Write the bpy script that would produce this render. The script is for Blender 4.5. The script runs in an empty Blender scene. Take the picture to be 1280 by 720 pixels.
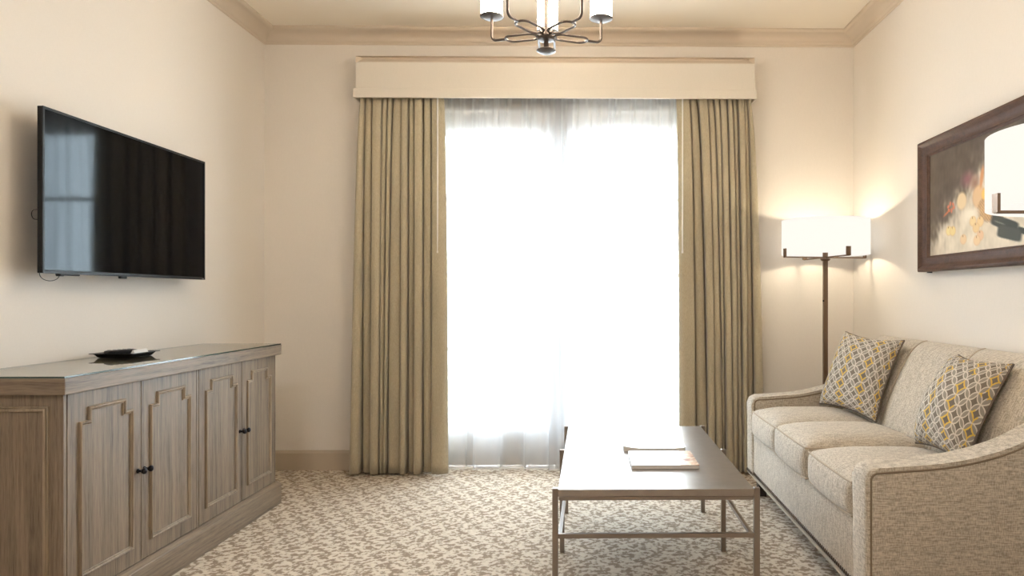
import bpy, bmesh, math, random
from math import sin, cos, pi, radians, sqrt, exp
from mathutils import Vector, Matrix, noise as mnoise

random.seed(7)
SC = bpy.context.scene
COL = SC.collection

# ------------------------------------------------------------------ camera
CAM_H = 1.15
cam_d = bpy.data.cameras.new('camera')
cam = bpy.data.objects.new('camera', cam_d)
COL.objects.link(cam)
cam.location = (0, 0, CAM_H)
cam.rotation_euler = (radians(90), 0, radians(-0.8))
cam_d.sensor_width = 36.0
cam_d.lens = 880 / 1280 * 36.0
cam_d.shift_x = -0.0854
cam_d.shift_y = 0.0078
cam_d.clip_start = 0.02
SC.camera = cam

# ------------------------------------------------------------------ exposure
SC.view_settings.view_transform = 'Standard'
SC.view_settings.look = 'None'
SC.view_settings.exposure = 0.07
SC.view_settings.gamma = 1.0
SC.view_settings.use_curve_mapping = False
SC.cycles.use_denoising = True
SC.cycles.max_bounces = 10
SC.cycles.diffuse_bounces = 6
SC.cycles.glossy_bounces = 4
SC.cycles.transmission_bounces = 6
SC.cycles.transparent_max_bounces = 16
SC.cycles.caustics_reflective = False
SC.cycles.caustics_refractive = False
SC.cycles.sample_clamp_indirect = 6.0

# ------------------------------------------------------------------ sky
SKY_STRENGTH = 27.0
w = bpy.data.worlds.new('World')
SC.world = w
w.use_nodes = True
bg = w.node_tree.nodes['Background']
bg.inputs[0].default_value = (0.80, 0.90, 1.0, 1)
bg.inputs[1].default_value = SKY_STRENGTH

WARM = (1.0, 0.86, 0.65)


def area_light(name, loc, rot, sx, sy, power, color, portal=False):
    d = bpy.data.lights.new(name, 'AREA')
    d.shape = 'RECTANGLE'
    d.size, d.size_y = sx, sy
    d.energy = power
    d.color = color
    if portal:
        d.cycles.is_portal = True
    o = bpy.data.objects.new(name, d)
    COL.objects.link(o)
    o.location = loc
    o.rotation_euler = rot
    return o


# daylight arrives through the glazed doors
area_light('window_portal', (-0.19, 4.88, 1.25), (radians(-90), 0, 0), 1.9, 2.3, 1.0, (1, 1, 1), portal=True)
# the ceiling fitting of the room's rear half, behind the camera
area_light('rear_ceiling_light', (-0.9, -0.5, 2.86), (radians(25), 0, 0), 0.7, 0.5, 46.0, (1.0, 0.95, 0.90))

XL, XR, YB, YF, ZC = -2.15, 1.765, 4.685, -2.6, 2.90

# ================================================================== helpers


def wloc(o):
    v = Vector((0, 0, 0))
    while o:
        v += o.location
        o = o.parent
    return v


def obj(name, bm, mat, parent=None, smooth=False, keep=False):
    me = bpy.data.meshes.new(name)
    bmesh.ops.recalc_face_normals(bm, faces=bm.faces) if not keep else None
    if parent:
        bmesh.ops.translate(bm, vec=-wloc(parent), verts=bm.verts)
    bm.to_mesh(me)
    bm.free()
    for m in (mat if isinstance(mat, (list, tuple)) else [mat]):
        me.materials.append(m)
    if smooth:
        for p in me.polygons:
            p.use_smooth = True
        if smooth != 'all':
            try:
                me.set_sharp_from_angle(angle=radians(40))
            except Exception:
                pass
    o = bpy.data.objects.new(name, me)
    COL.objects.link(o)
    if parent:
        o.parent = parent
    return o


def thing(name, label, cat, loc, group=None, rotz=0):
    o = bpy.data.objects.new(name, None)
    COL.objects.link(o)
    o.empty_display_size = 0.1
    o.location = loc
    o.rotation_euler = (0, 0, rotz)
    return tag(o, label, cat, group)


def tag(o, label, cat, group=None):
    o['label'] = label
    o['category'] = cat
    if group:
        o['group'] = group
    return o


def struct(name, bm, mat, smooth=False, parent=None):
    o = obj(name, bm, mat, parent, smooth)
    o['kind'] = 'structure'
    return o


def copy_tree(o, parent=None):
    c = o.copy()
    COL.objects.link(c)
    if parent:
        c.parent = parent
    for ch in list(o.children):
        copy_tree(ch, c)
    return c


def NB():
    return bmesh.new()


def merge(bm, b2, mi=None):
    me = bpy.data.meshes.new('tmp')
    if mi is not None:
        for f in b2.faces:
            f.material_index = mi
    b2.to_mesh(me)
    b2.free()
    bm.from_mesh(me)
    bpy.data.meshes.remove(me)


def box(bm, x0, x1, y0, y1, z0, z1, bevel=0.0, seg=2, mi=None):
    b = NB()
    bmesh.ops.create_cube(b, size=1)
    for v in b.verts:
        v.co = Vector(((x0 + x1) / 2 + v.co.x * (x1 - x0), (y0 + y1) / 2 + v.co.y * (y1 - y0), (z0 + z1) / 2 + v.co.z * (z1 - z0)))
    if bevel:
        bmesh.ops.bevel(b, geom=list(b.edges), offset=bevel, segments=seg, profile=0.5, affect='EDGES')
    merge(bm, b, mi)
    return bm


def frame_of(t):
    t = t.normalized()
    a = Vector((0, 0, 1)) if abs(t.z) < 0.9 else Vector((1, 0, 0))
    u = t.cross(a).normalized()
    return u, t.cross(u).normalized()


def tube(bm, pts, r, n=10, closed=False, cap=True):
    pts = [Vector(p) for p in pts]
    N = len(pts)
    rings = []
    u = None
    for i, p in enumerate(pts):
        if closed:
            t = pts[(i + 1) % N] - pts[i - 1]
        else:
            t = pts[min(i + 1, N - 1)] - pts[max(i - 1, 0)]
        t.normalize()
        if u is None:
            u, v = frame_of(t)
        else:
            u = (u - t * u.dot(t))
            if u.length < 1e-6:
                u, v = frame_of(t)
            u.normalize()
        v = t.cross(u)
        rr = r[i] if isinstance(r, (list, tuple)) else r
        rings.append([bm.verts.new(p + (u * cos(2 * pi * k / n) + v * sin(2 * pi * k / n)) * rr) for k in range(n)])
    for i in range(N if closed else N - 1):
        a, b = rings[i], rings[(i + 1) % N]
        for k in range(n):
            bm.faces.new((a[k], a[(k + 1) % n], b[(k + 1) % n], b[k]))
    if cap and not closed:
        bm.faces.new(rings[0][::-1])
        bm.faces.new(rings[-1])
    return bm


def lathe(bm, prof, c=(0, 0, 0), n=32):
    """prof: list of (r, z); r = 0 closes the end"""
    c = Vector(c)
    rings = []
    for r, z in prof:
        if r < 1e-6:
            rings.append([bm.verts.new(c + Vector((0, 0, z)))])
        else:
            rings.append([bm.verts.new(c + Vector((r * cos(2 * pi * k / n), r * sin(2 * pi * k / n), z))) for k in range(n)])
    for a, b in zip(rings, rings[1:]):
        for k in range(n):
            k2 = (k + 1) % n
            if len(a) == 1 and len(b) == 1:
                continue
            if len(a) == 1:
                bm.faces.new((a[0], b[k2], b[k]))
            elif len(b) == 1:
                bm.faces.new((a[k], a[k2], b[0]))
            else:
                bm.faces.new((a[k], a[k2], b[k2], b[k]))
    return bm


def sweep(bm, path, nrm, prof, closed=False, only=None, cap=True):
    """mitred sweep of prof (u = inward in plane, v = along nrm) along a planar path"""
    P = [Vector(p) for p in path]
    nrm = Vector(nrm)
    N = len(P)
    segs = N if closed else N - 1
    ins = [((P[(i + 1) % N] - P[i]).normalized()).cross(nrm).normalized() for i in range(segs)]
    mit = []
    for i in range(N):
        if closed:
            a, b = ins[i - 1], ins[i]
        else:
            a, b = ins[max(i - 1, 0)], ins[min(i, segs - 1)]
        mit.append((a + b) / (1 + a.dot(b)))
    for i in range(segs):
        if only is not None and i not in only:
            continue
        A, B = i, (i + 1) % N
        ra = [bm.verts.new(P[A] + mit[A] * u + nrm * v) for u, v in prof]
        rb = [bm.verts.new(P[B] + mit[B] * u + nrm * v) for u, v in prof]
        for k in range(len(prof) - 1):
            bm.faces.new((ra[k], rb[k], rb[k + 1], ra[k + 1]))
        if cap and not closed and len(prof) > 2:
            bm.faces.new(ra)
            bm.faces.new(rb[::-1])
    bmesh.ops.remove_doubles(bm, verts=bm.verts, dist=1e-5)
    return bm


def prism(bm, poly, y0, y1, bevel=0, seg=3, axis='y'):
    """poly in (x, z), extruded along y"""
    b = NB()
    va = [b.verts.new((x, y0, z)) for x, z in poly]
    vb = [b.verts.new((x, y1, z)) for x, z in poly]
    n = len(poly)
    for k in range(n):
        b.faces.new((va[k], va[(k + 1) % n], vb[(k + 1) % n], vb[k]))
    fa = b.faces.new(va[::-1])
    fb = b.faces.new(vb)
    if bevel:
        es = list(fa.edges) + list(fb.edges)
        bmesh.ops.bevel(b, geom=es, offset=bevel, segments=seg, profile=0.5, affect='EDGES')
    merge(bm, b)
    return bm


def rounded_box(bm, x0, x1, y0, y1, z0, z1, r, n=14, warp=None):
    b = NB()
    bmesh.ops.create_cube(b, size=2)
    bmesh.ops.subdivide_edges(b, edges=list(b.edges), cuts=n, use_grid_fill=True)
    c = Vector(((x0 + x1) / 2, (y0 + y1) / 2, (z0 + z1) / 2))
    h = Vector(((x1 - x0) / 2, (y1 - y0) / 2, (z1 - z0) / 2))
    for v in b.verts:
        q = Vector(v.co)
        # pack more samples near the edges
        w_ = Vector([math.copysign(abs(q[i]) ** 0.6, q[i]) for i in range(3)])
        p = Vector([w_[i] * h[i] for i in range(3)])
        inner = Vector([max(-(h[i] - r), min(h[i] - r, p[i])) for i in range(3)])
        d = p - inner
        if d.length > 1e-7:
            m = max(abs(d.x), abs(d.y), abs(d.z))
            d = d.normalized() * min(r, m if m < r else r)
        p = inner + d
        if warp:
            p = warp(Vector((p.x / h.x, p.y / h.y, p.z / h.z)), p, h)
        v.co = c + p
    merge(bm, b)
    return bm


def crspline(pts, per=6):
    """Catmull-Rom through scalar-tuple points"""
    out = []
    n = len(pts)
    for i in range(n - 1):
        p0, p1, p2, p3 = pts[max(i - 1, 0)], pts[i], pts[i + 1], pts[min(i + 2, n - 1)]
        for k in range(per):
            t = k / per
            out.append(tuple(0.5 * ((2 * b) + (-a + c) * t + (2 * a - 5 * b + 4 * c - d) * t * t + (-a + 3 * b - 3 * c + d) * t ** 3)
                             for a, b, c, d in zip(p0, p1, p2, p3)))
    out.append(tuple(pts[-1]))
    return out


# ================================================================== materials


def srgb(r, g, b):
    f = lambda c: (c / 255 / 12.92) if c <= 10.3 else ((c / 255 + 0.055) / 1.055) ** 2.4
    return (f(r), f(g), f(b), 1)


class M:
    """small node-tree builder"""

    def __init__(s, name, color=(0.8, 0.8, 0.8, 1), rough=0.5, metal=0.0, spec=0.5, **kw):
        s.m = bpy.data.materials.new(name)
        s.m.use_nodes = True
        s.nt = s.m.node_tree
        s.b = s.nt.nodes['Principled BSDF']
        s.out = s.nt.nodes['Material Output']
        s.b.inputs['Base Color'].default_value = color
        s.b.inputs['Roughness'].default_value = rough
        s.b.inputs['Metallic'].default_value = metal
        s.b.inputs['Specular IOR Level'].default_value = spec
        for k, v in kw.items():
            s.b.inputs[k.replace('_', ' ')].default_value = v

    def n(s, t, **props):
        nd = s.nt.nodes.new(t)
        for k, v in props.items():
            setattr(nd, k, v)
        return nd

    def l(s, a, b):
        s.nt.links.new(a, b)

    def math(s, op, a, b=None, c=None):
        nd = s.n('ShaderNodeMath', operation=op)
        for i, x in enumerate((a, b, c)):
            if x is None:
                continue
            if isinstance(x, (int, float)):
                nd.inputs[i].default_value = x
            else:
                s.l(x, nd.inputs[i])
        return nd.outputs[0]

    def coord(s, scale=(1, 1, 1), kind='Object', rot=(0, 0, 0)):
        tc = s.n('ShaderNodeTexCoord')
        mp = s.n('ShaderNodeMapping')
        mp.inputs['Scale'].default_value = scale
        mp.inputs['Rotation'].default_value = rot
        s.l(tc.outputs[kind], mp.inputs['Vector'])
        return mp.outputs[0]

    def noise(s, vec, scale=5, detail=3, rough=0.5):
        nd = s.n('ShaderNodeTexNoise')
        nd.inputs['Scale'].default_value = scale
        nd.inputs['Detail'].default_value = detail
        nd.inputs['Roughness'].default_value = rough
        s.l(vec, nd.inputs['Vector'])
        return nd.outputs['Fac']

    def ramp(s, fac, stops, interp='LINEAR'):
        nd = s.n('ShaderNodeValToRGB')
        nd.color_ramp.interpolation = interp
        e = nd.color_ramp.elements
        while len(e) < len(stops):
            e.new(0.5)
        for el, (p, c) in zip(e, stops):
            el.position = p
            el.color = c
        s.l(fac, nd.inputs[0])
        return nd.outputs[0]

    def mix(s, fac, a, b, blend='MIX'):
        nd = s.n('ShaderNodeMix', data_type='RGBA', blend_type=blend)
        for sock, x in ((nd.inputs[0], fac), (nd.inputs[6], a), (nd.inputs[7], b)):
            if hasattr(x, 'default_value') or hasattr(x, 'is_linked'):
                s.l(x, sock)
            else:
                sock.default_value = x
        return nd.outputs[2]

    def bump(s, h, strength=0.3, dist=0.002):
        nd = s.n('ShaderNodeBump')
        nd.inputs['Strength'].default_value = strength
        nd.inputs['Distance'].default_value = dist
        s.l(h, nd.inputs['Height'])
        s.l(nd.outputs[0], s.b.inputs['Normal'])

    def color(s, c):
        s.l(c, s.b.inputs['Base Color'])


def mat_wall(name, c):
    m = M(name, c, 0.75, spec=0.25)
    v = m.coord((1, 1, 1))
    a = m.noise(m.coord((60, 60, 900)), 1, 2)
    b = m.noise(m.coord((700, 700, 50)), 1, 2)
    h = m.math('ADD', a, b)
    c2 = tuple(x * 0.95 for x in c[:3]) + (1,)
    m.color(m.ramp(m.math('MULTIPLY', h, 0.5), [(0.35, c2), (0.65, c)]))
    m.bump(h, 0.12, 0.001)
    return m.m


WALL = mat_wall('wall_vinyl', srgb(233, 226, 217))
CEIL = M('ceiling_paint', srgb(240, 231, 216), 0.85, spec=0.2).m
TRIM = M('trim_paint', srgb(207, 193, 175), 0.45, spec=0.4).m
PELMET = mat_wall('pelmet_vinyl', srgb(222, 214, 202))
BASEB = M('baseboard_paint', srgb(190, 175, 155), 0.5, spec=0.4).m
WHITEFRAME = M('door_frame_paint', srgb(222, 216, 209), 0.5).m


def mat_carpet():
    m = M('carpet', rough=0.95, spec=0.1)
    v = m.coord((1, 1, 1))
    sep = m.n('ShaderNodeSeparateXYZ')
    warp = m.n('ShaderNodeTexNoise')
    warp.inputs['Scale'].default_value = 34
    warp.inputs['Detail'].default_value = 2
    m.l(v, warp.inputs['Vector'])
    wv = m.n('ShaderNodeVectorMath', operation='MULTIPLY_ADD')
    m.l(warp.outputs['Color'], wv.inputs[0])
    wv.inputs[1].default_value = (0.034, 0.030, 0)
    m.l(v, wv.inputs[2])
    m.l(wv.outputs[0], sep.inputs[0])
    X, Y = sep.outputs[0], sep.outputs[1]
    k = 2 * pi / 0.122
    # staggered lattice of pale sprigs on a mottled ground
    a = m.math('MULTIPLY', m.math('COSINE', m.math('MULTIPLY', X, k)), m.math('COSINE', m.math('MULTIPLY', Y, k * 0.62)))
    b = m.math('MULTIPLY', m.math('SINE', m.math('MULTIPLY', X, k * 1.5)), m.math('SINE', m.math('MULTIPLY', Y, k * 2.0)))
    st = m.noise(m.coord((46, 44, 1)), 1, 2, 0.55)
    f = m.math('ADD', m.math('MULTIPLY', a, 0.10), m.math('MULTIPLY', b, 0.08))
    f = m.math('ADD', f, m.math('MULTIPLY', m.math('SUBTRACT', st, 0.5), 1.25))
    tuft = m.noise(v, 360, 1)
    f = m.math('ADD', f, m.math('MULTIPLY', m.math('SUBTRACT', tuft, 0.5), 0.22))
    f = m.math('ADD', f, 0.5)
    col = m.ramp(f, [(0.34, srgb(150, 133, 116)), (0.46, srgb(162, 146, 129)), (0.505, srgb(204, 192, 175)), (0.7, srgb(215, 204, 188))])
    m.color(col)
    h = m.math('ADD', m.math('MULTIPLY', f, 0.6), tuft)
    m.bump(h, 0.5, 0.004)
    return m.m


CARPET = mat_carpet()


def mat_wood(name, sc, dark, mid, light, rough=0.45):
    m = M(name, rough=rough, spec=0.4)
    v = m.coord(sc)
    n1 = m.noise(v, 1.0, 5, 0.6)
    n2 = m.noise(m.coord(tuple(s * 5 for s in sc)), 1.0, 2, 0.6)
    big = m.noise(m.coord(tuple(s * 0.22 for s in sc)), 1.0, 2, 0.5)
    f = m.math('ADD', m.math('MULTIPLY', n1, 0.5), m.math('MULTIPLY', n2, 0.35))
    f = m.math('ADD', f, m.math('MULTIPLY', big, 0.3))
    m.color(m.ramp(f, [(0.40, dark), (0.53, mid), (0.70, light)]))
    m.bump(n2, 0.15, 0.001)
    return m.m


WD, WM_, WL_ = srgb(74, 62, 51), srgb(116, 101, 85), srgb(141, 125, 106)
WOOD_V = mat_wood('oak_vertical_grain', (95, 95, 3.5), WD, WM_, WL_)
WOOD_H = mat_wood('oak_horizontal_grain', (95, 3.5, 95), WD, WM_, WL_)
WOOD_X = mat_wood('oak_cross_grain', (3.0, 60, 60), WD, WM_, WL_)
WOOD_MOULD = mat_wood('oak_moulding', (50, 50, 3.5), srgb(98, 85, 69), srgb(136, 120, 101), srgb(157, 141, 120))
BLACKMETAL = M('black_metal', srgb(38, 36, 40), 0.3, 0.7).m
BRONZE = M('bronze_metal', srgb(126, 104, 86), 0.42, 0.75).m
CHANDELIER_METAL = M('dark_bronze', srgb(86, 76, 70), 0.42, 0.85).m
BLACKPLASTIC = M('black_plastic', srgb(12, 11, 11), 0.4, spec=0.3).m
SCREEN = M('tv_screen', (0.003, 0.003, 0.004, 1), 0.06, spec=0.16, Specular_Tint=(0.78, 0.95, 1.0, 1)).m
GREYPLASTIC = M('grey_plastic', srgb(120, 120, 122), 0.4).m
WHITEPLASTIC = M('white_plastic', srgb(226, 224, 220), 0.4).m
TRAYBLACK = M('black_lacquer', srgb(26, 24, 24), 0.2).m


def mat_glass(name, tint, fres=1.5):
    m = M(name)
    tr = m.n('ShaderNodeBsdfTransparent')
    tr.inputs[0].default_value = tint
    gl = m.n('ShaderNodeBsdfGlossy')
    gl.inputs['Roughness'].default_value = 0.02
    gl.inputs['Color'].default_value = (1, 1, 1, 1)
    fr = m.n('ShaderNodeFresnel')
    fr.inputs['IOR'].default_value = fres
    mx = m.n('ShaderNodeMixShader')
    geo = m.n('ShaderNodeNewGeometry')
    front = m.math('SUBTRACT', 1.0, geo.outputs['Backfacing'])
    m.l(m.math('MULTIPLY', fr.outputs[0], front), mx.inputs[0])
    m.l(tr.outputs[0], mx.inputs[1])
    m.l(gl.outputs[0], mx.inputs[2])
    m.l(mx.outputs[0], m.out.inputs['Surface'])
    return m.m


PANE = mat_glass('window_glass', (0.96, 0.98, 0.98, 1), 1.3)
GLASSTOP = mat_glass('glass_sheet', (0.93, 0.96, 0.94, 1), 1.9)
GLASSEDGE = M('glass_edge', srgb(44, 66, 60), 0.1).m


def mat_cloth(name, c1, c2, sc1, sc2, rough=0.85, sheen=0.2, bump=0.25, extra=None):
    m = M(name, rough=rough, spec=0.2)
    m.b.inputs['Sheen Weight'].default_value = sheen
    a = m.noise(m.coord(sc1), 1, 3, 0.6)
    b = m.noise(m.coord(sc2), 1, 3, 0.6)
    f = m.math('MULTIPLY', m.math('ADD', a, b), 0.5)
    m.color(m.ramp(f, [(0.40, c1), (0.60, c2)]))
    m.bump(f, bump, 0.002)
    return m.m


SOFA = mat_cloth('sofa_chenille', srgb(152, 142, 128), srgb(208, 198, 183), (34, 240, 34), (300, 60, 300), bump=0.25)
SOFA_SIDE = mat_cloth('sofa_chenille_side', srgb(152, 142, 128), srgb(208, 198, 183), (34, 34, 240), (300, 200, 60), bump=0.25)
WELT = M('sofa_welt', srgb(128, 113, 96), 0.8, spec=0.2).m
SOFAWELT = M('sofa_cushion_welt', srgb(178, 165, 148), 0.8, spec=0.2).m
DARKWOOD = M('dark_wood', srgb(42, 30, 26), 0.4).m
NAIL = M('nailhead_bronze', srgb(78, 64, 54), 0.3, 0.9).m
DRAPE = mat_cloth('drape_sateen', srgb(163, 152, 129), srgb(187, 176, 152), (500, 500, 60), (900, 900, 900), rough=0.62, sheen=0.3, bump=0.08)


def mat_sheer():
    m = M('sheer_voile')
    tr = m.n('ShaderNodeBsdfTransparent')
    tr.inputs[0].default_value = (1, 1, 1, 1)
    tl = m.n('ShaderNodeBsdfTranslucent')
    tl.inputs[0].default_value = (0.34, 0.34, 0.35, 1)
    df = m.n('ShaderNodeBsdfDiffuse')
    df.inputs[0].default_value = (0.9, 0.89, 0.88, 1)
    a = m.n('ShaderNodeMixShader')
    a.inputs[0].default_value = 0.36
    m.l(tl.outputs[0], a.inputs[1])
    m.l(df.outputs[0], a.inputs[2])
    # the weave closes up where the cloth turns edge-on
    lw_ = m.n('ShaderNodeLayerWeight')
    lw_.inputs['Blend'].default_value = 0.5
    b = m.n('ShaderNodeMixShader')
    m.l(m.math('MINIMUM', m.math('MULTIPLY_ADD', lw_.outputs['Facing'], 0.45, 0.58), 1.0), b.inputs[0])
    m.l(tr.outputs[0], b.inputs[1])
    m.l(a.outputs[0], b.inputs[2])
    m.l(b.outputs[0], m.out.inputs['Surface'])
    return m.m


SHEER = mat_sheer()


def mat_shade(name, strength, col, trans=(0.85, 0.80, 0.72, 1)):
    m = M(name)
    tl = m.n('ShaderNodeBsdfTranslucent')
    tl.inputs[0].default_value = trans
    em = m.n('ShaderNodeEmission')
    em.inputs[0].default_value = col
    em.inputs[1].default_value = strength
    ad = m.n('ShaderNodeAddShader')
    m.l(tl.outputs[0], ad.inputs[0])
    m.l(em.outputs[0], ad.inputs[1])
    m.l(ad.outputs[0], m.out.inputs['Surface'])
    return m.m


SHADE = mat_shade('lit_linen_shade', 0.86, (1.0, 0.96, 0.89, 1), (0.11, 0.105, 0.095, 1))
CHSHADE = mat_shade('lit_chandelier_shade', 19.0, (1.0, 0.94, 0.86, 1))
BULB = mat_shade('lit_bulb', 6.0, (1.0, 0.85, 0.62, 1))


def mat_table():
    m = M('brushed_bronze_top', rough=0.28, metal=0.85, spec=0.5)
    n = m.noise(m.coord((1, 1, 1)), 30, 4)
    m.color(m.ramp(n, [(0.3, srgb(162, 154, 147)), (0.7, srgb(170, 162, 155))]))
    return m.m


TABLETOP = mat_table()
TABLELEG = M('brushed_bronze_leg', srgb(144, 133, 124), 0.32, 0.75).m


def mat_pillow():
    m = M('pillow_print', rough=0.85, spec=0.2)
    uv = m.coord((1, 1, 1), 'UV')
    sep = m.n('ShaderNodeSeparateXYZ')
    m.l(uv, sep.inputs[0])
    u, v = sep.outputs[0], sep.outputs[1]      # 0..1 across the pillow
    K = 8.5
    s = m.math('MULTIPLY', m.math('ADD', u, v), K)
    t = m.math('MULTIPLY', m.math('SUBTRACT', u, v), K)

    def cell(x):
        r = m.math('ROUND', x)
        return m.math('SUBTRACT', x, r), r
    fs, rs = cell(s)
    ft, rt = cell(t)
    # p = (fs, ft) relative to nearest star; circles of radius .707 around it and its neighbours
    dist = None
    r0 = 0.7071
    for dx, dy in ((0, 0), (1, 0), (-1, 0), (0, 1), (0, -1)):
        d = m.math('SQRT', m.math('ADD', m.math('POWER', m.math('SUBTRACT', fs, dx), 2.0), m.math('POWER', m.math('SUBTRACT', ft, dy), 2.0)))
        e = m.math('ABSOLUTE', m.math('SUBTRACT', d, r0))
        dist = e if dist is None else m.math('MINIMUM', dist, e)
    line = m.math('LESS_THAN', dist, 0.050)
    # petals: inside exactly two circles -> greyer; star centre -> dark
    own = m.math('MAXIMUM', m.math('ABSOLUTE', fs), m.math('ABSOLUTE', ft))
    # which stars carry the yellow ring: every second one along both diagonals
    p1 = m.math('PINGPONG', m.math('ADD', rs, rt), 2.0)
    p2 = m.math('PINGPONG', m.math('SUBTRACT', rs, rt), 2.0)
    ev1 = m.math('LESS_THAN', m.math('ABSOLUTE', p1), 0.5)
    ev2 = m.math('LESS_THAN', m.math('ABSOLUTE', p2), 0.5)
    nz = m.noise(m.coord((7, 7, 7), 'UV'), 1, 1)
    yel = m.math('MULTIPLY', ev1, m.math('GREATER_THAN', nz, 0.43))
    basec = m.mix(m.math('LESS_THAN', own, 0.33), srgb(146, 139, 130), srgb(118, 109, 100))
    linec = m.mix(yel, srgb(204, 196, 184), srgb(212, 182, 106))
    ring = m.math('MULTIPLY', yel, m.math('LESS_THAN', m.math('ABSOLUTE', m.math('SUBTRACT', own, 0.33)), 0.06))
    c = m.mix(line, basec, linec)
    c = m.mix(ring, c, srgb(214, 178, 84))
    m.color(c)
    m.bump(line, 0.2, 0.001)
    return m.m


PILLOW = mat_pillow()
PILLOWEDGE = M('pillow_cord', srgb(96, 84, 74), 0.8).m

# ================================================================== room shell
T = 0.15
floor = struct('floor', box(NB(), XL - T, XR + T, YF - T, YB, -0.1, 0.0), CARPET)
ceiling = struct('ceiling', box(NB(), XL - T, XR + T, YF - T, YB + T, ZC, ZC + 0.1), CEIL)
struct('wall_left', box(NB(), XL - T, XL, YF - T, YB + T, -0.1, ZC), WALL)
struct('wall_right', box(NB(), XR, XR + T, YF - T, YB + T, -0.1, ZC), WALL)
struct('wall_front', box(NB(), XL, XR, YF - T, YF, -0.1, ZC), WALL)
OX0, OX1, OZ = -1.20, 0.83, 2.38          # door opening
b = NB()
box(b, XL, OX0, YB, YB + T, -0.1, ZC)
box(b, OX1, XR, YB, YB + T, -0.1, ZC)
box(b, OX0, OX1, YB, YB + T, OZ, ZC)
struct('wall_back', b, WALL)
struct('trim_4', box(NB(), OX0, OX1, YB, YB + T, -0.1, 0.0), BASEB)   # threshold

# crown moulding
crown = [(0.0, 2.812), (0.006, 2.812), (0.010, 2.818), (0.010, 2.824), (0.016, 2.830)]
for k in range(9):
    a = k / 8 * pi / 2
    crown.append((0.086 - 0.068 * cos(a), 2.832 + 0.046 * sin(a)))
crown += [(0.092, 2.880), (0.098, 2.884), (0.104, 2.890), (0.104, ZC + 0.001), (0.0, ZC + 0.001)]
wpath = [(XL, YF, 0), (XL, YB, 0), (XR, YB, 0), (XR, YF, 0)]
for i in range(3):
    struct('trim_%d' % (i + 1), sweep(NB(), wpath, (0, 0, 1), crown, only=[i]), TRIM, smooth=True)

bb = [(0.0, 0.0), (0.014, 0.0), (0.014, 0.112), (0.010, 0.122), (0.006, 0.130), (0.0, 0.130)]
struct('baseboard_left', sweep(NB(), wpath, (0, 0, 1), bb, only=[0]), BASEB)
struct('baseboard_right', sweep(NB(), wpath, (0, 0, 1), bb, only=[2]), BASEB)
b = NB()
sweep(b, [(XL, YB, 0), (OX0, YB, 0)], (0, 0, 1), bb)
sweep(b, [(OX1, YB, 0), (XR, YB, 0)], (0, 0, 1), bb)
struct('baseboard_back', b, BASEB)

# glazed french doors in the opening
win = bpy.data.objects.new('window_1', None)
COL.objects.link(win)
win.location = (-0.19, 4.78, 0)
win['kind'] = 'structure'
y0, y1 = 4.75, 4.81
b = NB()
box(b, OX0, OX0 + 0.06, y0 - 0.02, y1 + 0.02, 0, OZ)
box(b, OX1 - 0.06, OX1, y0 - 0.02, y1 + 0.02, 0, OZ)
box(b, OX0 + 0.06, OX1 - 0.06, y0 - 0.02, y1 + 0.02, 2.315, OZ)
obj('window_frame', b, WHITEFRAME, win)
GZ0, GZ1 = 0.30, 2.235
for (sx0, sx1) in ((OX0 + 0.06, -0.205), (-0.205, OX1 - 0.06)):
    b = NB()
    st = 0.088
    box(b, sx0, sx0 + st, y0, y1, 0.01, 2.315, 0.004)
    box(b, sx1 - st, sx1, y0, y1, 0.01, 2.315, 0.004)
    box(b, sx0 + st, sx1 - st, y0, y1, 0.01, GZ0, 0.004)
    box(b, sx0 + st, sx1 - st, y0, y1, GZ1, 2.315, 0.004)
    sash = obj('sash', b, WHITEFRAME, win)
    for z in (0.79, 1.29, 1.80):
        obj('muntin', box(NB(), sx0 + st, sx1 - st, y0 + 0.01, y1 - 0.01, z - 0.013, z + 0.013, 0.003), WHITEFRAME, sash)
    obj('window_pane', box(NB(), sx0 + st - 0.005, sx1 - st + 0.005, 4.779, 4.783, GZ0 - 0.005, GZ1 + 0.005), PANE, sash)
# pale terrace outside
struct('floor_terrace', box(NB(), -6, 6, YB + T, 12, -0.12, -0.02), M('terrace_stone', srgb(206, 202, 194), 0.8).m)

# ================================================================== pelmet
pel = thing('pelmet', 'long cream pelmet box with a small cornice over the window curtains', 'pelmet', (-0.21, YB, 2.41))
PX0, PX1 = -1.50, 1.07
b = NB()
box(b, PX0 + 0.012, PX1 - 0.012, 4.50, 4.516, 2.43, 2.64, 0.002)
box(b, PX0 + 0.012, PX0 + 0.028, 4.516, YB - 0.001, 2.43, 2.63)
box(b, PX1 - 0.028, PX1 - 0.012, 4.516, YB - 0.001, 2.43, 2.63)
box(b, PX0 + 0.03, PX1 - 0.03, 4.517, YB - 0.001, 2.60, 2.628)
obj('fascia_board', b, PELMET, pel)
ppath = [(PX0 + 0.012, YB - 0.001, 0), (PX0 + 0.012, 4.50, 0), (PX1 - 0.012, 4.50, 0), (PX1 - 0.012, YB - 0.001, 0)]
cor = [(0.0, 2.622), (-0.006, 2.622), (-0.008, 2.632), (-0.012, 2.644), (-0.022, 2.658), (-0.030, 2.665), (-0.030, 2.678), (0.0, 2.678)]
obj('cornice', sweep(NB(), ppath[::-1], (0, 0, 1), [(-u, v) for u, v in cor][::-1] if False else [(-u, v) for u, v in cor]), TRIM, pel, smooth=True)
b = NB()
box(b, PX0, PX1, 4.484, 4.4995, 2.41, 2.468, 0.003)
box(b, PX0, PX0 + 0.012, 4.4995, YB - 0.001, 2.41, 2.468)
box(b, PX1 - 0.012, PX1, 4.4995, YB - 0.001, 2.41, 2.468)
obj('bottom_band', b, PELMET, pel)
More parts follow.
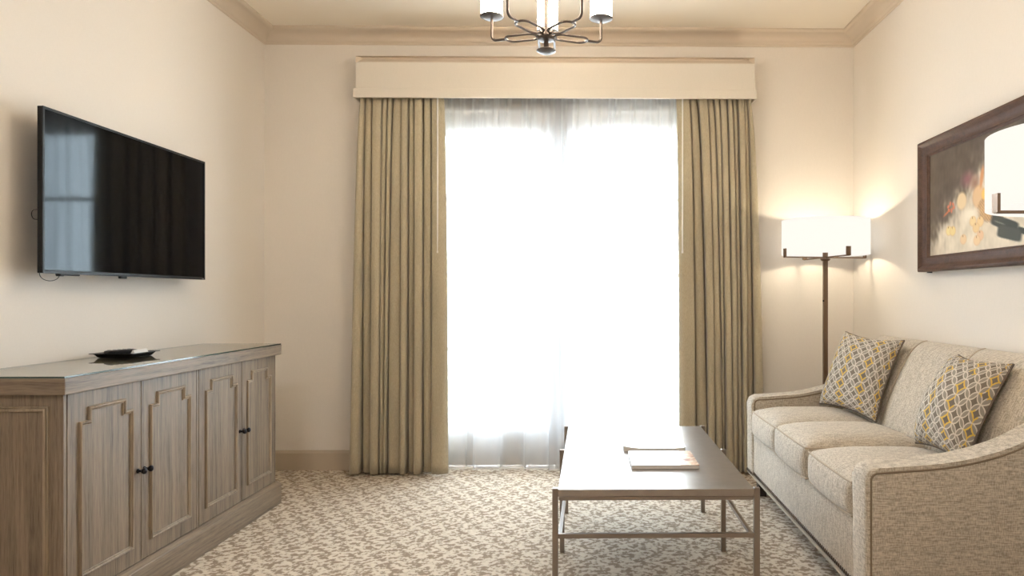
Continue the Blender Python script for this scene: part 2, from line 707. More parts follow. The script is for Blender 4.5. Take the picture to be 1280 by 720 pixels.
obj('curtain_track', box(NB(), PX0 + 0.06, PX1 - 0.06, 4.545, 4.575, 2.501, 2.52), WHITEPLASTIC, pel)

# ================================================================== curtains


def cloth(bm, top, bot, z0, z1, ybase, amp, rows=26, per=6, ease=1.0, t_hold=0.0):
    T_, B_ = crspline(top, per), crspline(bot, per)
    grid = []
    for j in range(rows + 1):
        t = j / rows
        e = max(0.0, (t - t_hold) / (1 - t_hold)) ** ease
        row = []
        for k, (a, c) in enumerate(zip(T_, B_)):
            x = a[0] * (1 - e) + c[0] * e
            d = a[1] * (1 - e) + c[1] * e
            am = amp[0] * (1 - t) + amp[1] * t
            sway = 0.006 * sin(3.1 * t + k * 0.13) * t
            row.append(bm.verts.new((x + sway * 0.6, ybase - (d - 0.5) * am, z1 + (z0 - z1) * t)))
        grid.append(row)
    for j in range(rows):
        for k in range(len(T_) - 1):
            bm.faces.new((grid[j][k], grid[j][k + 1], grid[j + 1][k + 1], grid[j + 1][k]))
    return bm


def px(p, Y=4.56):
    return (p - 737.0) * Y / 880.0



def lobes(L):
    """omega folds: every lobe (x0, x1, depth) stands in front of narrow grooves"""
    P_ = []
    for k, (a, c, d) in enumerate(L):
        wd = c - a
        i_ = min(1.2, wd * 0.15)
        if k:
            P_.append((a + i_ * 1.2, -0.35))
        a, c = a + 0.4, c - 0.4
        P_ += [(a, d - 0.18), (a + wd * 0.28, d), (c - wd * 0.28, d - 0.02), (c, d - 0.2)]
        if k < len(L) - 1:
            P_.append((c - i_ * 1.2, -0.4))
    return P_


LB = lobes([(440, 452.5, .95), (454, 465, .5), (466, 476, .95), (477, 480.5, .8), (482, 485, .85), (486.5, 502, .7), (503, 510, 1.0), (511, 518.5, .5),
            (519.5, 529, .95), (530, 540, .55), (541, 563, .95)])
LT = lobes([(453.5, 458, .95), (458.5, 466, .6), (468, 479, .9), (480, 486, .7), (488, 492, .95), (493.5, 503, .65), (504, 511, .95), (512.5, 518, .6),
            (519.5, 529, .9), (531, 538.5, .7), (541, 556, .9)])
RB = lobes([(848, 870, .95), (872, 885, .5), (886, 894, .95), (895, 903, .75), (904, 907.5, .55), (909, 915, .95), (916, 923, .8), (924, 928, .7), (929, 934, .95),
            (935, 943.5, .5), (944.5, 957, .8)])
RT = lobes([(845, 861, .9), (863, 870, .6), (872, 883, .95), (884.5, 891, .65), (892.5, 898, .9), (899.5, 908, .7), (909.5, 914, .95), (916, 921, .6), (922.5, 929.5, .95),
            (930.5, 933.5, .65), (934.5, 937.3, .9)])


def drape(name, label, top, bot, wand_x, wand_top_y):
    rt = thing(name, label, 'curtain', (px(sum(p[0] for p in bot) / len(bot)), 4.57, 0.012), 'lined drapes at the window')
    bm = cloth(NB(), [(px(a), c) for a, c in top], [(px(a), c) for a, c in bot], 0.012, 2.50, 4.56, (0.055, 0.12), rows=40, per=4, ease=0.5, t_hold=0.036)
    o = obj('drape_panel', bm, DRAPE, rt, smooth='all')
    sm = o.modifiers.new('solid', 'SOLIDIFY')
    sm.thickness = 0.003
    b2 = NB()
    tube(b2, [(wand_x, 4.524, 2.49), (wand_x, 4.524, 1.44)], 0.0048, 8)
    tube(b2, [(wand_x, 4.524, 1.44), (wand_x, 4.524, 1.425)], 0.0065, 8)
    obj('draw_wand', b2, WHITEPLASTIC, rt, smooth=True)
    return rt


drape('curtain_drape', 'olive tan floor-length drape gathered on the left of the window, nearest the television', LT, LB, px(546.5, 4.5), 0)
drape('curtain_drape', 'olive tan floor-length drape gathered on the right of the window, beside the sofa', RT, RB, px(854, 4.5), 0)


def sheer(name, label, x0, x1, fold_b, seed, ybase):
    rnd = random.Random(seed)
    rt = thing(name, label, 'sheer curtain', ((x0 + x1) / 2, ybase, 0.012), 'white voile sheers')
    N = 96
    bot_raw = crspline(fold_b, 24)
    pleats = [x0 + (x1 - x0) * (k + rnd.uniform(-.22, .22)) / 11 for k in range(12)]
    top, bot = [], []
    for i in range(N + 1):
        f = i / N
        x = x0 + (x1 - x0) * f
        dd = min(abs(x - p_) for p_ in pleats)
        top.append((x, 0.25 + 0.75 * exp(-(dd / 0.016) ** 4)))
        bot.append(bot_raw[int(round(f * (len(bot_raw) - 1)))])
    bm = cloth(NB(), top, bot, 0.012, 2.50, ybase, (0.03, 0.07), rows=36, per=2, ease=0.55)
    o = obj('sheer_panel', bm, SHEER, rt, smooth='all')
    # stitched double hem
    T_ = crspline(bot, 2)
    hb = NB()
    rows = [[hb.verts.new((x + 0.006 * sin(3.1 + k * 0.13) * 0.6, ybase - (d - 0.5) * 0.07 - 0.0015, z)) for k, (x, d) in enumerate(T_)] for z in (0.013, 0.020)]
    for k in range(len(T_) - 1):
        hb.faces.new((rows[0][k], rows[0][k + 1], rows[1][k + 1], rows[1][k]))
    obj('hem', hb, SHEERHEM, rt, smooth='all')
    return rt


SHEERHEM = M('voile_hem', srgb(240, 238, 236), 0.8).m
Yq = 4.62
q = lambda a: px(a, Yq)
sheer('sheer_curtain', 'white sheer curtain panel left of the meeting line in the window', q(548), q(714),
      [(q(548), .5), (q(556), .35), (q(566), .75), (q(579), .7), (q(582), .1), (q(590), .1), (q(593), .95), (q(610), .95), (q(623), .95), (q(628), .15), (q(640), .05), (q(652), .15),
       (q(656), .95), (q(670), .95), (q(685), .95), (q(688), .3), (q(700), .7), (q(712), .6)], 3, 4.665)
sheer('sheer_curtain', 'white sheer curtain panel right of the meeting line in the window', q(690), q(852),
      [(q(686), .9), (q(697), .8), (q(703), .3), (q(712), .2), (q(718), .9), (q(735), .95), (q(744), .9), (q(747), .15), (q(752), .15), (q(756), .95), (q(775), .9), (q(786), .85),
       (q(790), .2), (q(812), .1), (q(828), .3), (q(834), .9), (q(843), .5), (q(851), .15)], 5, 4.612)

# ================================================================== sideboard
CX0, CX1 = XL + 0.003, -1.713          # back, front of top
CY0, CY1 = 2.322, 3.940
CT = 0.880
BX, BY0, BY1 = -1.735, 2.348, 3.915
sb = thing('sideboard', 'grey-brown oak sideboard with four panelled doors under the television', 'sideboard', ((CX0 + CX1) / 2, (CY0 + CY1) / 2, 0))


def ends_to_slot(bm):
    for f in bm.faces:
        f.normal_update()
        f.material_index = 1 if abs(f.normal.y) > 0.7 else 0


obj('carcass', box(NB(), CX0, BX - 0.019, BY0, BY1, 0.10, 0.826), WOOD_V, sb)
b = NB()
box(b, CX0, CX1, CY0, CY1, 0.826, CT, 0.0025)
ends_to_slot(b)
obj('top_board', b, [WOOD_H, WOOD_X], sb)
b = NB()
box(b, CX0, CX1, CY0, CY1, 0.0, 0.112, 0.004)
prism(b, [(CX0, 0.112), (CX1 - 0.004, 0.112), (BX - 0.002, 0.124), (CX0, 0.124)], CY0 + 0.006, CY1 - 0.006)
ends_to_slot(b)
obj('plinth', b, [WOOD_H, WOOD_X], sb)
# front frame stiles flush with the doors
DY = [2.362, 2.748, 3.132, 3.150, 3.536, 3.903]
for a, c in ((BY0, DY[0] - 0.002), (DY[2] + 0.002, DY[3] - 0.002), (DY[5] + 0.002, BY1)):
    obj('stile', box(NB(), BX - 0.019, BX - 0.001, a, c, 0.124, 0.826), WOOD_V, sb)


def bead_profile(wd=0.016, h=0.010):
    pr = [(0.0, 0.0)]
    for k in range(7):
        a = k / 6 * pi
        pr.append((wd * 0.34 - wd * 0.34 * cos(a), h * 0.25 + h * 0.75 * sin(a)))
    for k in range(1, 7):
        a = k / 6 * pi
        pr.append((wd * 0.68 + wd * 0.16 * (1 - cos(a)), h * 0.15 + h * 0.42 * sin(a)))
    pr.append((wd, 0.0))
    return pr


def door_part(ya, yb, knob_y, slot):
    zb, zt = 0.1275, 0.8225
    d = obj('door', box(NB(), BX - 0.018, BX, ya + 0.0015, yb - 0.0015, zb, zt, 0.0015), WOOD_V, sb)
    mg = 0.052
    a, c = ya + mg, yb - mg
    st = 0.044
    lo, sh, hi = 0.190, 0.722, 0.768
    path = [(BX, a, lo), (BX, c, lo), (BX, c, sh), (BX, c - st, sh), (BX, c - st, hi), (BX, a + st, hi), (BX, a + st, sh), (BX, a, sh)]
    obj('panel_moulding', sweep(NB(), path, (-1, 0, 0), [(u, -v) for u, v in bead_profile()], closed=True), WOOD_MOULD, d, smooth=True)
    kb = NB()
    lathe(kb, [(0, 0), (0.009, 0.0), (0.009, 0.003), (0.0045, 0.006), (0.0045, 0.014), (0.009, 0.018), (0.0125, 0.024), (0.0115, 0.030), (0.006, 0.034), (0, 0.035)], n=18)
    bmesh.ops.rotate(kb, verts=kb.verts, cent=(0, 0, 0), matrix=Matrix.Rotation(radians(90), 3, 'Y'))
    bmesh.ops.translate(kb, verts=kb.verts, vec=(BX, knob_y, 0.478))
    obj('knob', kb, BLACKMETAL, d, smooth=True)


door_part(DY[0], DY[1], DY[1] - 0.020, 0)
door_part(DY[1], DY[2], DY[1] + 0.020, 0)
door_part(DY[3], DY[4], DY[4] - 0.020, 0)
door_part(DY[4], DY[5], DY[4] + 0.020, 0)
# panelled near end
b = NB()
pth = [(-1.802, BY0, 0.19), (-2.09, BY0, 0.19), (-2.09, BY0, 0.768), (-1.802, BY0, 0.768)]
sweep(b, pth, (0, 1, 0), [(u, -v) for u, v in bead_profile(0.018)], closed=True)
obj('end_moulding', b, WOOD_MOULD, sb, smooth=True)

b = NB()
box(b, CX0 + 0.002, CX1 - 0.002, CY0 + 0.002, CY1 - 0.002, CT + 0.0005, CT + 0.0065)
for f in b.faces:
    f.normal_update()
    f.material_index = 0 if abs(f.normal.z) > 0.5 else 1
gt = obj('glass_top', b, [GLASSTOP, GLASSEDGE])
tag(gt, 'clear glass sheet covering the top of the oak sideboard', 'glass sheet')
GT = CT + 0.0065

# ------------------------------------------------------------------ tray with remotes
TX, TY = -2.015, 3.085
tr = thing('serving_tray', 'square black lacquer tray with flared rim on the sideboard glass', 'tray', (TX, TY, GT))
GT += 0.0004
b = NB()
R = 0.093
lev = [(0.066, GT), (0.070, GT + 0.002), (0.080, GT + 0.015), (0.084, GT + 0.017), (R, GT + 0.0175), (R, GT + 0.0205), (0.083, GT + 0.020), (0.078, GT + 0.017),
       (0.070, GT + 0.006), (0.0, GT + 0.006)]
rings = []
for r_, z in lev:
    if r_ == 0:
        rings.append([b.verts.new((TX, TY, z))])
    else:
        rings.append([b.verts.new((TX + sx * r_, TY + sy * r_, z)) for sx, sy in ((-1, -1), (1, -1), (1, 1), (-1, 1))])
b.faces.new(rings[0][::-1])
for a_, c_ in zip(rings, rings[1:]):
    for k in range(4):
        if len(c_) == 1:
            b.faces.new((a_[k], a_[(k + 1) % 4], c_[0]))
        else:
            b.faces.new((a_[k], a_[(k + 1) % 4], c_[(k + 1) % 4], c_[k]))
obj('tray_body', b, TRAYBLACK, tr)

rc = thing('remote_control', 'black remote control lying in the black tray', 'remote control', (TX - 0.02, TY - 0.03, GT + 0.0062))
zz = GT + 0.0062
ra, rb_ = Vector((TX - 0.040, TY - 0.062, 0)), Vector((TX + 0.010, TY + 0.050, 0))      # lies slantwise
rd = (rb_ - ra).normalized()
rm = Matrix.Rotation(math.atan2(rd.y, rd.x), 3, 'Z')
rcen = (ra + rb_) / 2


def slanted(bm):
    bmesh.ops.rotate(bm, verts=bm.verts, cent=(0, 0, 0), matrix=rm)
    bmesh.ops.translate(bm, verts=bm.verts, vec=(rcen.x, rcen.y, 0))
    return bm


obj('remote_body', slanted(rounded_box(NB(), -0.062, 0.062, -0.021, 0.021, zz, zz + 0.024, 0.007, 6)), BLACKPLASTIC, rc, smooth='all')
for i in range(5):
    for j in range(2):
        bx_, by_ = -0.044 + i * 0.021, -0.009 + j * 0.018
        obj('button', slanted(box(NB(), bx_ - 0.005, bx_ + 0.005, by_ - 0.005, by_ + 0.005, zz + 0.0235, zz + 0.026, 0.001)), GREYPLASTIC, rc)
cd = thing('folded_card', 'small white folded card beside the remote in the black tray', 'card', (TX + 0.048, TY + 0.010, zz))
b = NB()
y_0, y_1 = TY - 0.030, TY + 0.062
prism(b, [(TX + 0.036, zz), (TX + 0.066, zz), (TX + 0.0655, zz + 0.002), (TX + 0.052, zz + 0.024), (TX + 0.050, zz + 0.024)], y_0, y_1)
obj('card_body', b, WHITEPLASTIC, cd)

# ================================================================== television
TVX = -2.045
ty0, ty1, tz0, tz1 = 2.660, 3.770, 1.236, 1.862
tv = thing('television', 'flat black television mounted on the left wall above the sideboard', 'television', (XL, (ty0 + ty1) / 2, 1.236))
b = NB()
box(b, TVX - 0.020, TVX - 0.002, ty0, ty1, tz0, tz1, 0.002)
tvf = obj('bezel', b, BLACKPLASTIC, tv)
b = NB()
sweep(b, [(TVX - 0.002, ty0, tz0), (TVX - 0.002, ty1, tz0), (TVX - 0.002, ty1, tz1), (TVX - 0.002, ty0, tz1)], (-1, 0, 0),
      [(0, 0), (0.0, -0.004), (0.009, -0.004), (0.010, 0)], closed=True)
obj('bezel_lip', b, BLACKPLASTIC, tvf)
obj('screen', box(NB(), TVX - 0.003, TVX - 0.001, ty0 + 0.009, ty1 - 0.009, tz0 + 0.014, tz1 - 0.009), SCREEN, tv)
obj('rear_housing', box(NB(), TVX - 0.050, TVX - 0.020, ty0 + 0.10, ty1 - 0.10, tz0 + 0.03, tz1 - 0.16, 0.012, 3), BLACKPLASTIC, tv)
b = NB()
box(b, XL + 0.001, XL + 0.014, 3.05, 3.38, 1.42, 1.66, 0.002)
box(b, XL + 0.014, TVX - 0.049, 3.10, 3.13, 1.40, 1.68)
box(b, XL + 0.014, TVX - 0.049, 3.30, 3.33, 1.40, 1.68)
obj('wall_bracket', b, BLACKMETAL, tv)
obj('sensor', box(NB(), TVX - 0.016, TVX - 0.004, 3.105, 3.150, tz0 - 0.010, tz0 + 0.001, 0.003), BLACKPLASTIC, tv)
obj('badge', box(NB(), TVX - 0.0022, TVX + 0.0025, ty1 - 0.032, ty1 - 0.012, tz0 + 0.003, tz0 + 0.007), GREYPLASTIC, tv)
b = NB()
cy = 2.735
pts = [(TVX - 0.03, cy - 0.052 + 0.0, tz0 + 0.012)]
for k in range(13):
    a = pi + k / 12 * pi
    pts.append((TVX - 0.03, cy + 0.050 * cos(a), tz0 - 0.002 + 0.026 * sin(a)))
pts.append((TVX - 0.03, cy + 0.052, tz0 + 0.012))
tube(b, pts, 0.0014, 6)
obj('cable', b, BLACKPLASTIC, tv, smooth=True)
b = NB()
pts = [(TVX - 0.022, ty0 + 0.015, 1.475)]
for k in range(13):
    a = pi / 2 + k / 12 * pi
    pts.append((TVX - 0.028, ty0 - 0.001 + 0.012 * cos(a) * 1.2, 1.455 + 0.018 * sin(a)))
pts.append((TVX - 0.022, ty0 + 0.02, 1.436))
tube(b, pts, 0.0014, 6)
obj('cable', b, BLACKPLASTIC, tv, smooth=True)
b = NB()
box(b, TVX - 0.034, TVX - 0.018, 2.768, 2.880, tz0 - 0.006, tz0 + 0.004, 0.002)
box(b, TVX - 0.034, TVX - 0.014, 2.768, 2.790, tz0 - 0.009, tz0 + 0.004, 0.003)
obj('plug_module', b, BLACKPLASTIC, tv)

# ================================================================== framed painting
FXo = XR - 0.001
fy0, fy1, fz0, fz1 = 2.42, 3.660, 1.275, 1.945
fp = thing('framed_painting', 'still life of fruit in a wide dark brown frame on the right wall', 'painting', (XR, (fy0 + fy1) / 2, fz0))
prof = [(0.0, 0.0), (0.0, 0.046), (0.006, 0.052), (0.014, 0.054), (0.020, 0.050), (0.026, 0.044), (0.036, 0.036), (0.048, 0.031), (0.058, 0.030), (0.064, 0.033),
        (0.070, 0.033), (0.074, 0.027), (0.080, 0.024), (0.080, 0.0)]
b = NB()
path = [(FXo, fy0, fz0), (FXo, fy1, fz0), (FXo, fy1, fz1), (FXo, fy0, fz1)]
sweep(b, path, (-1, 0, 0), prof, closed=True)
FR = mat_wood('walnut_frame', (40, 40, 40), srgb(46, 29, 20), srgb(74, 49, 35), srgb(90, 62, 46), 0.55)
obj('frame', b, FR, fp, smooth=True)

CXp = XR - 0.022


def paint(Y, Z):
    rnd = mnoise.noise(Vector((Y * 14, Z * 14, 0))) * 1.2 + mnoise.noise(Vector((Y * 45, Z * 30, 5))) * 0.8
    base = Vector((92, 80, 69)) + Vector((9, 8, 7)) * rnd
    # pale cloth: rises to the right, fades in softly
    edge = 1.42 + (3.58 - Y) * 0.62 - max(0, (3.06 - Y)) * 0.5 + 0.05 * rnd
    k = 1 / (1 + exp((Z - edge) / 0.030))
    cloth_ = Vector((222, 210, 190)) + Vector((14, 14, 15)) * rnd
    c = base.lerp(cloth_, k)
    # deeper tone along the left
    k2 = exp(-((Y - 3.56) / 0.05) ** 2) * 0.35
    c = c.lerp(Vector((120, 104, 84)), k2)

    def blob(cy, cz, ry, rz, col, soft=0.18, rim=None, ang=0, pw=2):
        nonlocal c
        dy, dz = Y - cy, Z - cz
        if ang:
            dy, dz = dy * cos(ang) + dz * sin(ang), -dy * sin(ang) + dz * cos(ang)
        r = (abs(dy / ry) ** pw + abs(dz / rz) ** pw) ** (1 / pw)
        kk = max(0.0, min(1.0, (1 - r) / soft))
        cc = Vector(col)
        if rim is not None and r > 0.7:
            cc = cc.lerp(Vector(rim), min(1, (r - 0.7) / 0.3))
        c = c.lerp(cc, kk)
    blob(3.225, 1.690, 0.075, 0.050, (134, 92, 96), 0.9)
    blob(3.16, 1.66, 0.06, 0.05, (150, 118, 100), 0.9)
    # earthen pot, gourd jug, basket
    blob(3.275, 1.595, 0.050, 0.048, (226, 204, 166), 0.3, (206, 176, 138))
    blob(3.130, 1.595, 0.058, 0.060, (216, 184, 144), 0.25, (192, 152, 112))
    blob(3.105, 1.680, 0.016, 0.060, (206, 150, 104), 0.4, None, 0.2)
    blob(3.02, 1.535, 0.130, 0.070, (206, 168, 122), 0.25, (168, 122, 82))
    if abs(Y - 3.02) < 0.13 and abs(Z - 1.535) < 0.07 and ((Y - 3.02) / .13) ** 2 + ((Z - 1.535) / .07) ** 2 < 0.9:
        c *= 0.93 + 0.07 * math.copysign(1, sin(Y * 330) * sin(Z * 420))
    blob(3.02, 1.60, 0.04, 0.035, (226, 176, 118), 0.3, (200, 142, 92))
    blob(3.08, 1.60, 0.032, 0.03, (236, 196, 110), 0.3, (206, 150, 80))
    # white cloth highlight
    blob(3.20, 1.525, 0.090, 0.040, (240, 230, 212), 0.7)
    # red blossom
    for k_ in range(6):
        a = k_ * pi / 3 + 0.3
        blob(3.372 + 0.026 * cos(a), 1.578 + 0.018 * sin(a), 0.014, 0.009, (208, 120, 92), 0.4, None, -a)
    blob(3.41, 1.555, 0.05, 0.007, (196, 110, 74), 0.6, None, -0.4)
    # apples
    for (ay, az, col) in ((3.392, 1.466, (232, 216, 158)), (3.356, 1.462, (230, 210, 150)), (3.178, 1.490, (232, 208, 158)), (3.118, 1.482, (230, 202, 152)),
                          (3.152, 1.458, (228, 200, 150)), (3.118, 1.420, (226, 192, 156)), (3.26, 1.414, (228, 200, 160)), (3.145, 1.400, (230, 202, 162))):
        blob(ay, az, 0.031, 0.026, col, 0.2, (208, 168, 122))
        blob(ay + 0.004, az + 0.016, 0.004, 0.007, (150, 110, 80), 0.5)
    # dark bottle lying in front
    blob(2.935, 1.455, 0.110, 0.026, (64, 66, 60), 0.2, (48, 48, 44), 0.30, 6)
    blob(2.80, 1.41, 0.05, 0.014, (60, 62, 56), 0.25, None, 0.30, 4)
    blob(2.900, 1.412, 0.095, 0.030, (78, 80, 72), 0.2, (58, 58, 52), 0.22, 6)
    blob(2.97, 1.462, 0.05, 0.004, (120, 122, 112), 0.5, None, 0.30, 4)
    return [srgb(max(0, min(255, c.x)), 0, 0)[0], srgb(max(0, min(255, c.y)), 0, 0)[0], srgb(max(0, min(255, c.z)), 0, 0)[0], 1]


NYc, NZc = 230, 120
cm = bpy.data.meshes.new('canvas')
ya, yb, za, zb = fy0 + 0.078, fy1 - 0.078, fz0 + 0.078, fz1 - 0.078
vs, fs, cols = [], [], []
for j in range(NZc + 1):
    for i in range(NYc + 1):
        Y, Z = ya + (yb - ya) * i / NYc, za + (zb - za) * j / NZc
        vs.append((CXp, Y, Z))
        cols.append(paint(Y, Z))
for j in range(NZc):
    for i in range(NYc):
        a = j * (NYc + 1) + i
        fs.append((a, a + NYc + 1, a + NYc + 2, a + 1))
rl = wloc(fp)
cm.from_pydata([tuple(Vector(v) - rl) for v in vs], [], fs)
ca = cm.color_attributes.new('paint', 'FLOAT_COLOR', 'POINT')
for i, c in enumerate(cols):
    ca.data[i].color = c
mc = M('oil_on_canvas', rough=0.6, spec=0.25)
at = mc.n('ShaderNodeAttribute', attribute_name='paint')
mc.color(at.outputs['Color'])
mc.bump(mc.noise(mc.coord((260, 260, 260)), 1, 2), 0.15, 0.001)
cm.materials.append(mc.m)
co = bpy.data.objects.new('canvas', cm)
COL.objects.link(co)
co.parent = fp
sm = co.modifiers.new('solid', 'SOLIDIFY')
sm.thickness = 0.012
sm.offset = -1
obj('hanger', box(NB(), XR - 0.014, XR - 0.0005, 3.60, 3.63, fz0 - 0.006, fz0 + 0.004), BLACKMETAL, fp)

# ================================================================== floor lamps
LX, LY = 1.456, 4.33
lp = thing('floor_lamp', 'lit bronze floor lamp with white drum shade in the corner behind the sofa', 'floor lamp', (LX, LY, 0), 'drum shade floor lamps')
b = NB()
lathe(b, [(0, 0), (0.135, 0), (0.137, 0.004), (0.137, 0.014), (0.130, 0.020), (0.03, 0.024), (0.022, 0.034), (0, 0.034)], (LX, LY, 0), 40)
obj('base', b, BRONZE, lp, smooth=True)
b = NB()
box(b, LX - 0.013, LX + 0.013, LY - 0.013, LY + 0.013, 0.03, 1.372, 0.002)
pole = obj('pole', b, BRONZE, lp)
b = NB()
tube(b, [(LX - 0.013, LY - 0.016, 1.12), (LX - 0.021, LY - 0.016, 1.12)], 0.006, 10)
obj('switch', b, BLACKMETAL, pole, smooth=True)
ZS0, ZS1, RS = 1.403, 1.617, 0.262
b = NB()
lathe(b, [(RS, ZS0), (RS, ZS1), (RS - 0.003, ZS1), (RS - 0.003, ZS0), (RS, ZS0)], (LX, LY, 0), 64)
shade = obj('lamp_shade', b, SHADE, lp, smooth=True)
b = NB()
lathe(b, [(0, 1.366), (0.022, 1.366), (0.030, 1.374), (0.030, 1.380), (0.016, 1.384), (0.016, 1.43), (0, 1.43)], (LX, LY, 0), 24)
obj('hub', b, BRONZE, lp, smooth=True)
b = NB()
lathe(b, [(0, 1.43), (0.014, 1.43), (0.017, 1.445), (0.030, 1.475), (0.031, 1.495), (0.022, 1.515), (0, 1.522)], (LX, LY, 0), 24)
obj('bulb', b, BULB, lp, smooth=True)
for (dx, dy) in ((0.174, -0.985), (-0.985, -0.174), (-0.174, 0.985), (0.985, 0.174)):
    d = Vector((dx, dy, 0)).normalized()
    n_ = Vector((-d.y, d.x, 0))
    c = Vector((LX, LY, 0))

    def bar(bm, r0, r1, hw, z0, z1):
        vs_ = [bm.verts.new(c + d * r + n_ * s * hw + Vector((0, 0, z))) for z in (z0, z1) for r, s in ((r0, -1), (r1, -1), (r1, 1), (r0, 1))]
        for f in ((0, 3, 2, 1), (4, 5, 6, 7), (0, 1, 5, 4), (1, 2, 6, 5), (2, 3, 7, 6), (3, 0, 4, 7)):
            bm.faces.new([vs_[i] for i in f])
    b = NB()
    bar(b, 0.02, RS + 0.010, 0.006, 1.384, 1.392)
    arm = obj('shade_arm', b, BRONZE, lp)
    b = NB()
    bar(b, RS + 0.001, RS + 0.010, 0.014, 1.386, 1.440)
    obj('clip', b, BRONZE, arm)
ld = bpy.data.lights.new('lamp_bulb_light', 'POINT')
ld.energy = 17.0
ld.color = WARM
ld.shadow_soft_size = 0.035
lo = bpy.data.objects.new('lamp_bulb_light', ld)
COL.objects.link(lo)
lo.parent = lp
lo.location = (0, 0, 1.51)
lp2 = copy_tree(lp)
lp2.location = (1.42, 1.98, 0)
lp2.rotation_euler = (0, 0, radians(-10))
lp2['label'] = 'lit floor lamp whose white drum shade overlaps the painting at the right edge'

# ================================================================== sofa
SX, SB = 0.920, 1.745
SY0, SY1 = 2.330, 4.110
AT = 0.125
ZB = 0.130
so = thing('sofa', 'three-seat beige woven sofa with nailhead trim along the right wall', 'sofa', ((SX + SB) / 2, (SY0 + SY1) / 2, 0))
rail = obj('front_rail', box(NB(), SX + 0.012, SB - 0.02, SY0 + AT - 0.004, SY1 - AT + 0.004, ZB, 0.368, 0.006), SOFA, so, smooth=True)


def arm_poly(ins=0.0):
    top = crspline([(SX + 0.042, 0.576), (1.06, 0.582), (1.20, 0.594), (1.34, 0.623), (1.46, 0.668), (1.55, 0.730), (1.625, 0.815), (1.675, 0.880), (SB - 0.03, 0.912)], 4)
    front = [(SX + 0.042 - 0.042 * sin(a), 0.534 + 0.042 * cos(a)) for a in [radians(15 * k) for k in range(6, 0, -1)]]
    back = [(SB, 0.885), (SB, ZB)]
    return [(SX, ZB)] + front + top + back


for (a, c) in ((SY0, SY0 + AT), (SY1 - AT, SY1)):
    ar = obj('arm', prism(NB(), arm_poly(), a, c, 0.016, 3), SOFA_SIDE, so, smooth=True)
    wb = NB()
    poly = arm_poly()
    for yy, s in ((a, 1), (c, -1)):
        pts = [(x, yy, z) for x, z in poly]
        # welt sits on the rounded edge
        pts2 = []
        for i, (x, z) in enumerate(poly[:-1]):
            p0 = Vector(poly[max(i - 1, 0)]); p1 = Vector(poly[min(i + 1, len(poly) - 2)])
            t = (p1 - p0).normalized()
            nn = Vector((t.y, -t.x))
            pts2.append((x + nn.x * 0.017, yy + s * 0.0015, z + nn.y * 0.017))
        tube(wb, pts2, 0.0042, 7)
    obj('welt', wb, WELT, ar, smooth=True)

# back with three upholstered panels
y_a, y_b = SY0 + AT - 0.01, SY1 - AT + 0.01
NS, NR = 90, 34
bprof = crspline([(1.425, 0.36), (1.445, 0.50), (1.488, 0.64), (1.538, 0.76), (1.590, 0.855), (1.632, 0.905), (1.675, 0.925), (1.715, 0.915), (SB, 0.87), (SB, 0.6), (SB, ZB)], 6)
b = NB()
g = []
for i in range(NS + 1):
    f = i / NS
    y = y_a + (y_b - y_a) * f
    s = (f * 3) % 1.0 if f < 1 else 1.0
    puff = (1 - (2 * s - 1) ** 6)
    row = []
    for k, (x, z) in enumerate(bprof):
        t = k / (len(bprof) - 1)
        wgt = max(0, 1 - max(0, t - 0.45) * 6) * 0.022
        row.append(b.verts.new((x - puff * wgt, y, z + puff * wgt * 0.3 * (1 if z > 0.85 else 0))))
    g.append(row)
for i in range(NS):
    for k in range(len(bprof) - 1):
        b.faces.new((g[i][k], g[i + 1][k], g[i + 1][k + 1], g[i][k + 1]))
b.faces.new([r[0] for r in g] + [r[-1] for r in g[::-1]]) if False else None
for row in (g[0], g[-1]):
    b.faces.new(row)
bk = obj('backrest', b, SOFA, so, smooth='all')
for f in (1 / 3, 2 / 3):
    y = y_a + (y_b - y_a) * f
    obj('back_seam', tube(NB(), [(x - 0.002, y, z + 0.001) for x, z in bprof[:38]], 0.0032, 6), SOFAWELT, bk, smooth=True)

# seat cushions
cw = (SY1 - SY0 - 2 * AT) / 3
for i, (dz, dxf) in enumerate(((0.0, 0.0), (0.012, -0.006), (0.004, 0.0))):
    a = SY0 + AT + i * cw + 0.003
    c = a + cw - 0.006

    def warp(u, p, h):
        cr = max(0, (1 - u.x ** 4)) * max(0, (1 - u.y ** 4))
        q_ = Vector(p)
        if u.z > 0:
            q_.z += 0.040 * cr * u.z
        if u.x < 0:
            q_.x -= 0.016 * (1 - u.y ** 4) * (1 - u.z ** 2)
            q_.z -= 0.010 * u.x * (-1) * (1 - u.y ** 2) * (1 if u.z < 0 else 0)
        q_.y *= 1 - 0.012 * (1 - u.z ** 2)
        return q_
    cu = obj('seat_cushion', rounded_box(NB(), SX - 0.002 + dxf, 1.445, a, c, 0.366, 0.500 + dz, 0.030, 16, warp), SOFA, so, smooth='all')
    # welt round the top and bottom front edges
    wb = NB()
    for zt in (0.488 + dz, 0.378):
        pts = []
        for k in range(25):
            v_ = -1 + 2 * k / 24
            pts.append((SX + 0.004 + dxf - 0.006 * (1 - v_ ** 4), (a + c) / 2 + v_ * (c - a) / 2 * 0.97, zt + (0.004 if zt > .45 else -0.004)))
        tube(wb, pts, 0.0042, 7)
        for v_, yy in ((-1, a + 0.009), (1, c - 0.009)):
            tube(wb, [(SX + 0.006 + dxf, yy, zt + (0.003 if zt > .45 else -.003)), (1.40, yy, zt + (0.003 if zt > .45 else -.003))], 0.0042, 7)
    obj('welt', wb, SOFAWELT, cu, smooth=True)

